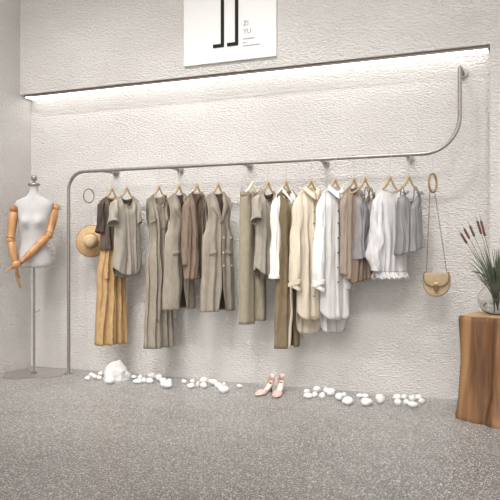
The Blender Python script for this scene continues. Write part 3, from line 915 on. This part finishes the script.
# pebbles: image column, row where it meets the floor, width in image pixels, height
PB = [
 (86.3, 381.2, 5.5, 3.5, 'leftmost pebble of all, lying on the floor left of the white rock', 1),
 (90.5, 378.0, 5, 3.6, 'white pebble behind the leftmost pebble, left of the rock', 1),
 (93.8, 380.3, 5, 4, 'white pebble in the middle of the group left of the rock', 1),
 (98.3, 380.8, 5, 3.6, 'white pebble in front of another, just left of the large rock', 1),
 (99.7, 377.3, 5, 4, 'white pebble at the back, touching the left side of the rock', 1),
 (108.0, 385.3, 10, 6.5, 'largest oval white pebble in front of the large rock', 1),
 (132.8, 380.0, 5, 3, 'small flat white pebble just right of the large rock', 2),
 (136.0, 385.0, 8.5, 4, 'flat oval pebble in front, first group right of the rock', 2),
 (139.5, 381.2, 5, 4.4, 'round pebble behind the flat oval one, right of the rock', 2),
 (143.2, 384.2, 4.5, 4.5, 'narrow pebble between the flat oval one and the double stack, right of the rock', 2),
 (148.5, 384.8, 7, 5, 'pebble in front below the big rounded one, mid group right of the rock', 2),
 (150.5, 380.0, 8, 5, 'big rounded pebble at the back, mid group right of the rock', 2),
 (157.5, 382.5, 7, 6, 'tilted oblong pebble at the back left of the mint sized pair', 2),
 (162.0, 385.5, 7, 5.5, 'pebble tucked behind the largest one of the group below the open vest', 2),
 (164.5, 389.8, 11, 6.5, 'largest pebble in front, end of the group right of the rock', 2),
 (168.5, 383.5, 5, 3, 'small pebble behind at the right end of the rock side group', 2),
 (183.2, 384.5, 5.3, 3.4, 'small lone pebble at the left end of the second group', 3),
 (189.5, 389.7, 7.5, 4.5, 'flat pebble in front at left of the second group', 3),
 (191.8, 385.3, 5, 4.2, 'round pebble behind the flat front one, second group', 3),
 (196.8, 388.3, 4.3, 4.5, 'narrow upright pebble in the middle of the second group', 3),
 (202.5, 389.5, 7, 5, 'pebble in front of a rounded one, centre of the second group', 3),
 (202.5, 384.8, 7.5, 5, 'rounded pebble at the back, centre of the second group', 3),
 (211.5, 386.5, 8.5, 5, 'oblong tilted pebble at the back right of the second group', 3),
 (217.3, 390.0, 7, 5.5, 'pebble behind the largest one of the second group', 3),
 (222.0, 394.5, 10, 6, 'largest pebble in front at right of the second group', 3),
 (223.3, 387.0, 4.5, 3, 'small pebble behind the largest of the second group', 3),
 (238.5, 389.0, 6, 3.2, 'lone small pebble between the second group and the pink shoes', 3),
 (306.2, 395.0, 6, 4.2, 'small round pebble behind, leftmost of the third group by the shoes', 4),
 (307.0, 400.0, 8.5, 4.8, 'oval pebble in front, leftmost of the third group by the shoes', 4),
 (315.8, 393.8, 7.5, 5.4, 'large rounded pebble at the back, left part of the third group', 4),
 (314.3, 398.8, 5.2, 5, 'pebble in front of the large rounded one, third group', 4),
 (321.5, 400.0, 6, 5.6, 'upright pebble in front, centre left of the third group', 4),
 (325.5, 394.8, 5.5, 5, 'pebble behind, beside the big oblong one of the third group', 4),
 (330.0, 397.2, 8, 6.2, 'big oblong pebble at the back, centre of the third group', 4),
 (338.5, 402.0, 7.5, 6.2, 'rounded pebble left of the long front one, third group', 4),
 (343.3, 398.3, 5, 4.2, 'small pebble peeking out behind the long front one', 4),
 (346.8, 406.2, 11, 6.6, 'long squarish pebble in front between third and fourth groups', 4),
 (358.8, 399.3, 6, 3.8, 'small flat pebble, left of the touching pair before the lone one', 5),
 (364.8, 399.6, 6.5, 3.8, 'small flat pebble, right of the touching pair', 5),
 (365.3, 407.3, 11, 6.2, 'large oval pebble in front of the touching small pair', 5),
 (379.3, 405.0, 8.8, 8.2, 'tall rounded lone pebble between the pair and the last group', 5),
 (396.3, 401.5, 8, 5, 'flat pebble at the back left of the last group by the stump', 6),
 (397.3, 406.8, 7, 5.5, 'squarish pebble in front at left of the last group', 6),
 (403.8, 400.8, 6, 4.6, 'round pebble at the back centre left of the last group', 6),
 (406.3, 406.3, 6.3, 4.8, 'small pebble in the centre of the last group', 6),
 (411.8, 403.2, 6.5, 5.5, 'round pebble right of centre in the last group', 6),
 (417.8, 400.8, 6.5, 4.5, 'pebble at the very back of the last group near the wall', 6),
 (412.3, 409.2, 9.5, 5.5, 'oval pebble furthest forward in the last group', 6),
 (421.0, 405.3, 6.3, 5.5, 'rightmost pebble of all, nearest the wooden stump', 6),
]
for i, (px, py, w, h, lb, gi) in enumerate(PB):
    x, y = on_floor(px, py-.8); sc = FP/(CH*FP/(py-250))
    rw, rh = w/2/sc, h/2/sc
    o = lump(1, i*1.37+.5, .2, 1.0, rw*1.08, rw*.9, rh*1.2, 20).build('pebble', M['stone'])
    o.location = (x, y+rw*.7, 0); o.rotation_euler = (0, 0, radians(22))
    if lb.startswith('tilted'): lb = 'tilted oblong pebble behind the largest one in the group right of the rock'
    if 'open vest' in lb: lb = 'pebble tucked behind the largest one of the group right of the rock'
    tag(o, lb if 'white' in lb else 'white ' + lb, 'pebble', 'white pebbles on the floor along the wall')

# ------------------------------------------------------------------ pink pumps
def pump(toe, heel, label):
    (tx, ty), (hx, hy) = toe, heel
    L = sqrt((tx-hx)**2+(ty-hy)**2)
    r0 = empty('high_heel_shoe', (hx, hy, 0), atan2(ty-hy, tx-hx), label, 'shoe', 'pair of pink high heels')
    HH = .075
    n = 26
    def cz(t): # height of the foot bed
        return HH*(1-min(1, t/.62))**1.5*(1) + .006 + .02*0
    def hw(t): return interp([(0, .020), (.1, .027), (.4, .024), (.68, .038), (.85, .030), (.97, .010), (1, .003)], t)
    def x(t): return -.012 + (L+.012)*t
    up = MB(); g = []
    m_ = 24
    # upper: the side walls rise from the sole edge; close over the toes
    for i in range(n*2+1):
        t = i/(n*2); w = hw(t); z = cz(t)
        side_h = interp([(0, .048), (.12, .040), (.28, .012), (.42, .012), (.58, .028), (.66, .035), (1, .012)], t)
        cover = interp([(0, .0), (.52, 0), (.66, 1), (1, 1)], t)   # how far the vamp closes
        row = []
        for j in range(m_+1):
            q = j/m_*2-1   # -1..1 around from left sole edge over the top to the right one
            if cover > .5:
                a = (1-q)*pi/2; row.append((x(t), w*cos(a), z+side_h*sin(a)**.8))
            else:
                # two walls; middle columns pulled together at the wall tops
                s_ = -1 if q < 0 else 1; f = (1-abs(q))
                f = min(1, f*1.6)
                row.append((x(t), s_*w*(1-.12*f), z+side_h*f))
        g.append(row)
    wl = MB(); wr_ = MB(); half = m_//2
    k0 = next(i for i, row in enumerate(g) if interp([(0, .0), (.52, 0), (.66, 1), (1, 1)], i/(n*2)) > .5)
    a = [row[:half] for row in g[:k0+1]]; c = [row[half+1:] for row in g[:k0+1]]
    up.grid(g[k0:]); up.grid(a); up.grid(c)
    # heel counter
    back = []
    for i in range(13):
        b_ = -pi/2+pi*i/12; back.append([(x(0)-.014*cos(b_), hw(0)*sin(b_)*-1 if False else hw(0)*sin(b_), cz(0)+.050*q) for q in (0, .5, 1)])
    up.grid(back)
    up.build('upper', M['pink'], r0, solid=.0025)
    MB().grid([[(x(i/40), hw(i/40)*.96*q, cz(i/40)+.002) for q in (-1, 0, 1)] for i in range(41)]).build('insole', M['insole'], r0, solid=.002)
    MB().grid([[(x(i/40), hw(i/40)*q, max(.0025, cz(i/40)-.003)) for q in (-1, 0, 1)] for i in range(41)]).build('sole', M['sole'], r0, solid=.004)
    hr = []
    for k, z in enumerate((.0, .012, .04, HH*.7, HH-.016, HH-.003)):
        rr = (.0048, .0048, .0055, .008, .014, .016)[k]; cx_ = (.004, .004, .004, .003, .004, .006)[k]
        hr.append([(cx_+rr*cos(2*pi*j/14), rr*sin(2*pi*j/14), z) for j in range(14)])
    MB().rings(hr, True, True).build('heel', M['pink'] if False else M['sole'], r0)
    return r0
pump(on_floor(255.5, 396.5), on_floor(271.5, 391.5), 'pink high heel shoe pointing left, the left one of the pair')
pump(on_floor(275, 398.5), on_floor(281.5, 391.0), 'pink high heel shoe pointing forward, the right one of the pair')

# ------------------------------------------------------------------ stump, vase and cattails
SX, SY, SH = -.262, -.47, .672
st = empty('stump_table', (SX, SY, 0), 0, 'rough brown wooden tree stump used as a side table', 'stump')
def sr(a, z):
    rr = .255 + .022*cos(3*a+.4) + .016*cos(5*a+1.2) - .040*exp(-((((a-4.38+pi) % (2*pi))-pi)/.16)**2) - .05*exp(-((((a-5.0+pi) % (2*pi))-pi)/.14)**2) + .010*noise.noise(Vector((cos(a)*3, sin(a)*3, z*1.5)))
    rr += .009*sin(z*8+2*a)*sin(pi*z/SH)
    rr += .03*(max(0, (.25-z))/.25)**2 * (1+.8*cos(4*a)) + .006*sin(9*a+z*2)
    return rr
nn = 120; R = []
for i in range(41):
    z = SH*i/40; e = -.008 if i in (0, 40) else 0
    R.append([((sr(2*pi*j/nn, z)+e)*cos(2*pi*j/nn), (sr(2*pi*j/nn, z)+e)*sin(2*pi*j/nn), z) for j in range(nn)])
MB().rings(R, True, True).build('trunk', M['stump'], st)
MB().rings([[((sr(2*pi*j/nn, SH)-.01)*cos(2*pi*j/nn)*q, (sr(2*pi*j/nn, SH)-.01)*sin(2*pi*j/nn)*q, SH+.0015) for j in range(nn)] for q in (1, .66, .33, .02)], False, True).build('cut_top', M['stump_top'], st)

VX, VY, VZ = -.285, -.45, SH+.003
vs = empty('glass_vase', (VX, VY, VZ), 0, 'clear round glass bowl vase with water on the tree stump', 'vase')
outer = [(.004, .0), (.045, .001), (.064, .004), (.095, .022), (.120, .055), (.129, .092), (.124, .13), (.100, .165), (.078, .188), (.070, .20), (.078, .212), (.088, .222)]
inner = [(r_-.004, z+ (.006 if i < 4 else 0)) for i, (r_, z) in enumerate(outer)][::-1]
inner[-1] = (.002, .007)
MB().lathe(outer + [(.086, .224)] + inner, 48).build('bowl', M['glass'], vs)
w = [(.002, .0075), (.040, .0085), (.055, .0115), (.0895, .0295), (.1145, .056), (.1215, .080), (.1220, .095), (.001, .0955)]
MB().lathe(w, 48).build('water', M['water'], vs)

CT = [  # spike centre image pos relative to the vase, lean
 ('leftmost of the cattails, short and leaning furthest left', -.25, .03, .54, .085),
 ('second cattail from the left, thin brown spike above the vase', -.222, .0, .57, .08),
 ('third cattail from the left, in the middle of the fan', -.187, .04, .592, .085),
 ('fourth cattail from the left, tall with a thick brown spike', -.132, .02, .622, .095),
 ('fifth cattail from the left, tall spike close beside the fourth', -.103, -.02, .622, .11),
 ('rightmost cattail, lower spike at the edge of the picture', .03, .02, .51, .07),
]
for i, (lb, dx, dy, zt, sl) in enumerate(CT):
    o = empty('cattail', (VX, VY, VZ), 0, lb, 'cattail', 'cattails in the glass vase')
    P = []
    for k in range(21):
        t = k/20; q = t**1.35
        P.append(Vector((-.02*(1-t)*(1 if dx < 0 else -1) + dx*q*.92 + (.012*sin(t*4)), dy*q+.01*(1-t), .012 + (zt-.012)*t)))
    MB().tube(P, [.0028-.0012*k/20 for k in range(21)], 6).build('stem', M['stem'], o)
    d = (P[-1]-P[-4]).normalized(); a = P[-1]-d*sl
    MB().tube([a, a+d*.006, a+d*.02, a+d*(sl-.01), a+d*sl], [.003, .0075, .0085, .008, .003], 10).build('spike', M['spike'], o)
    MB().tube([a+d*sl, a+d*(sl+.04)], [.002, .0007], 6).build('tip', M['stem'], o)
fo = empty('grass_bunch', (VX, VY, VZ), 0, 'bunch of narrow green and dark leaves standing in the glass vase', 'foliage')
rnd = random.Random(8)
def blade(P, w, mat, nm):
    rows = []
    for i, p in enumerate(P):
        t = i/(len(P)-1); tn = (P[min(i+1, len(P)-1)]-P[max(0, i-1)]).normalized()
        sd = tn.cross(Vector((.3, -1, .1))).normalized(); ww = w*sin(pi*(t*.92+.06))**.7
        nr = sd.cross(tn).normalized()*ww*.25
        rows.append([p-sd*ww+nr, p, p+sd*ww+nr])
    MB().grid(rows).build(nm, mat, fo, solid=.0008)
for i in range(64):
    ang = rnd.uniform(0, 2*pi); lean = rnd.uniform(.03, .16); h = rnd.uniform(.28, .47)
    sx_ = cos(ang)*lean*1.1 - .035; sy_ = sin(ang)*lean*.6
    bend = rnd.uniform(.0, .05)
    P = []
    for k in range(13):
        t = k/12
        P.append(Vector((sx_*t**1.5*1.1, sy_*t**1.5, .03+h*t - bend*t**3*1.6)))
    blade(P, rnd.uniform(.002, .0045), M['leaf'], 'leaf')
# the drooping leaf at left and the dark broad clump at right
P = [Vector((-.0-.17*(k/14)**1.1, -.01, .16+.22*sin(min(1, k/14)*1.75)*.55)) for k in range(15)]
blade(P, .006, M['leaf'], 'leaf')
for i in range(30):
    ang = rnd.uniform(-1.0, 2.0); ln = rnd.uniform(.07, .17)
    P = []
    for k in range(9):
        t = k/8; P.append(Vector((-.01+cos(ang)*ln*t*.8, rnd.uniform(-.002, .002)-.03*t*sin(i), .19+sin(ang)*ln*.9*t - .02*t*t+.03*t)))
    blade(P, rnd.uniform(.010, .016), M['leafdark'], 'broad_leaf')

# ------------------------------------------------------------------ lights
def area(name, loc, rot, sx_, sy_, power, col, spread=180):
    l = bpy.data.lights.new(name, 'AREA'); l.shape = 'RECTANGLE'; l.size = sx_; l.size_y = sy_; l.energy = power; l.color = col
    l.spread = radians(spread)
    o = bpy.data.objects.new(name, l); COL.objects.link(o); o.location = loc; o.rotation_euler = rot
    return o
WARM = (1, .983, .968)
for x in (-4.2, -3.2, -2.2, -1.5, .2):
    o = area('ceiling_lamp_and_fill', (x, -2.35, ZC-.02), (radians(30), 0, 0), .22, .22, 11 if x < 0 else 6, WARM, 64)
area('ceiling_lamp_and_fill', (-2.3, -3.0, ZC-.02), Vector((-2.2, 1.6, -3.2)).to_track_quat('-Z', 'Y').to_euler(), .4, .4, 11, WARM, 80)  # extra light added only to brighten the left wall, not a lamp of the shop
area('front_fill', (-1.2, -8.3, 1.9), (radians(90), 0, 0), 6.5, 3.4, 95, (1, .992, .988))  # broad soft fill added behind the viewer, no real window modelled
for x in (-4.0, -2.1, -.2):
    area('lower_wall_fill', (x, -4.6, ZC-.02), (radians(43), 0, 0), 1.3, 1.0, 25, (1, .985, .972), 60)  # added fill lights that lift the dim lower wall, not fittings of the shop

w = bpy.data.worlds.new('world'); scene.world = w; w.use_nodes = True
bg = w.node_tree.nodes['Background']; bg.inputs[0].default_value = (1, .988, .98, 1); bg.inputs[1].default_value = .92

# ------------------------------------------------------------------ camera
cam = bpy.data.cameras.new('camera'); cam.sensor_width = 36; cam.sensor_fit = 'HORIZONTAL'; cam.lens = 700/500*36
co = bpy.data.objects.new('camera', cam); COL.objects.link(co)
co.location = (0, -CD, CH); co.rotation_euler = (radians(90), 0, TH)
cam.clip_start = .05
scene.camera = co
vs_ = scene.view_settings
vs_.view_transform = 'Standard'; vs_.look = 'None'; vs_.gamma = 1; vs_.use_curve_mapping = False; vs_.exposure = 0
scene.cycles.max_bounces = 8
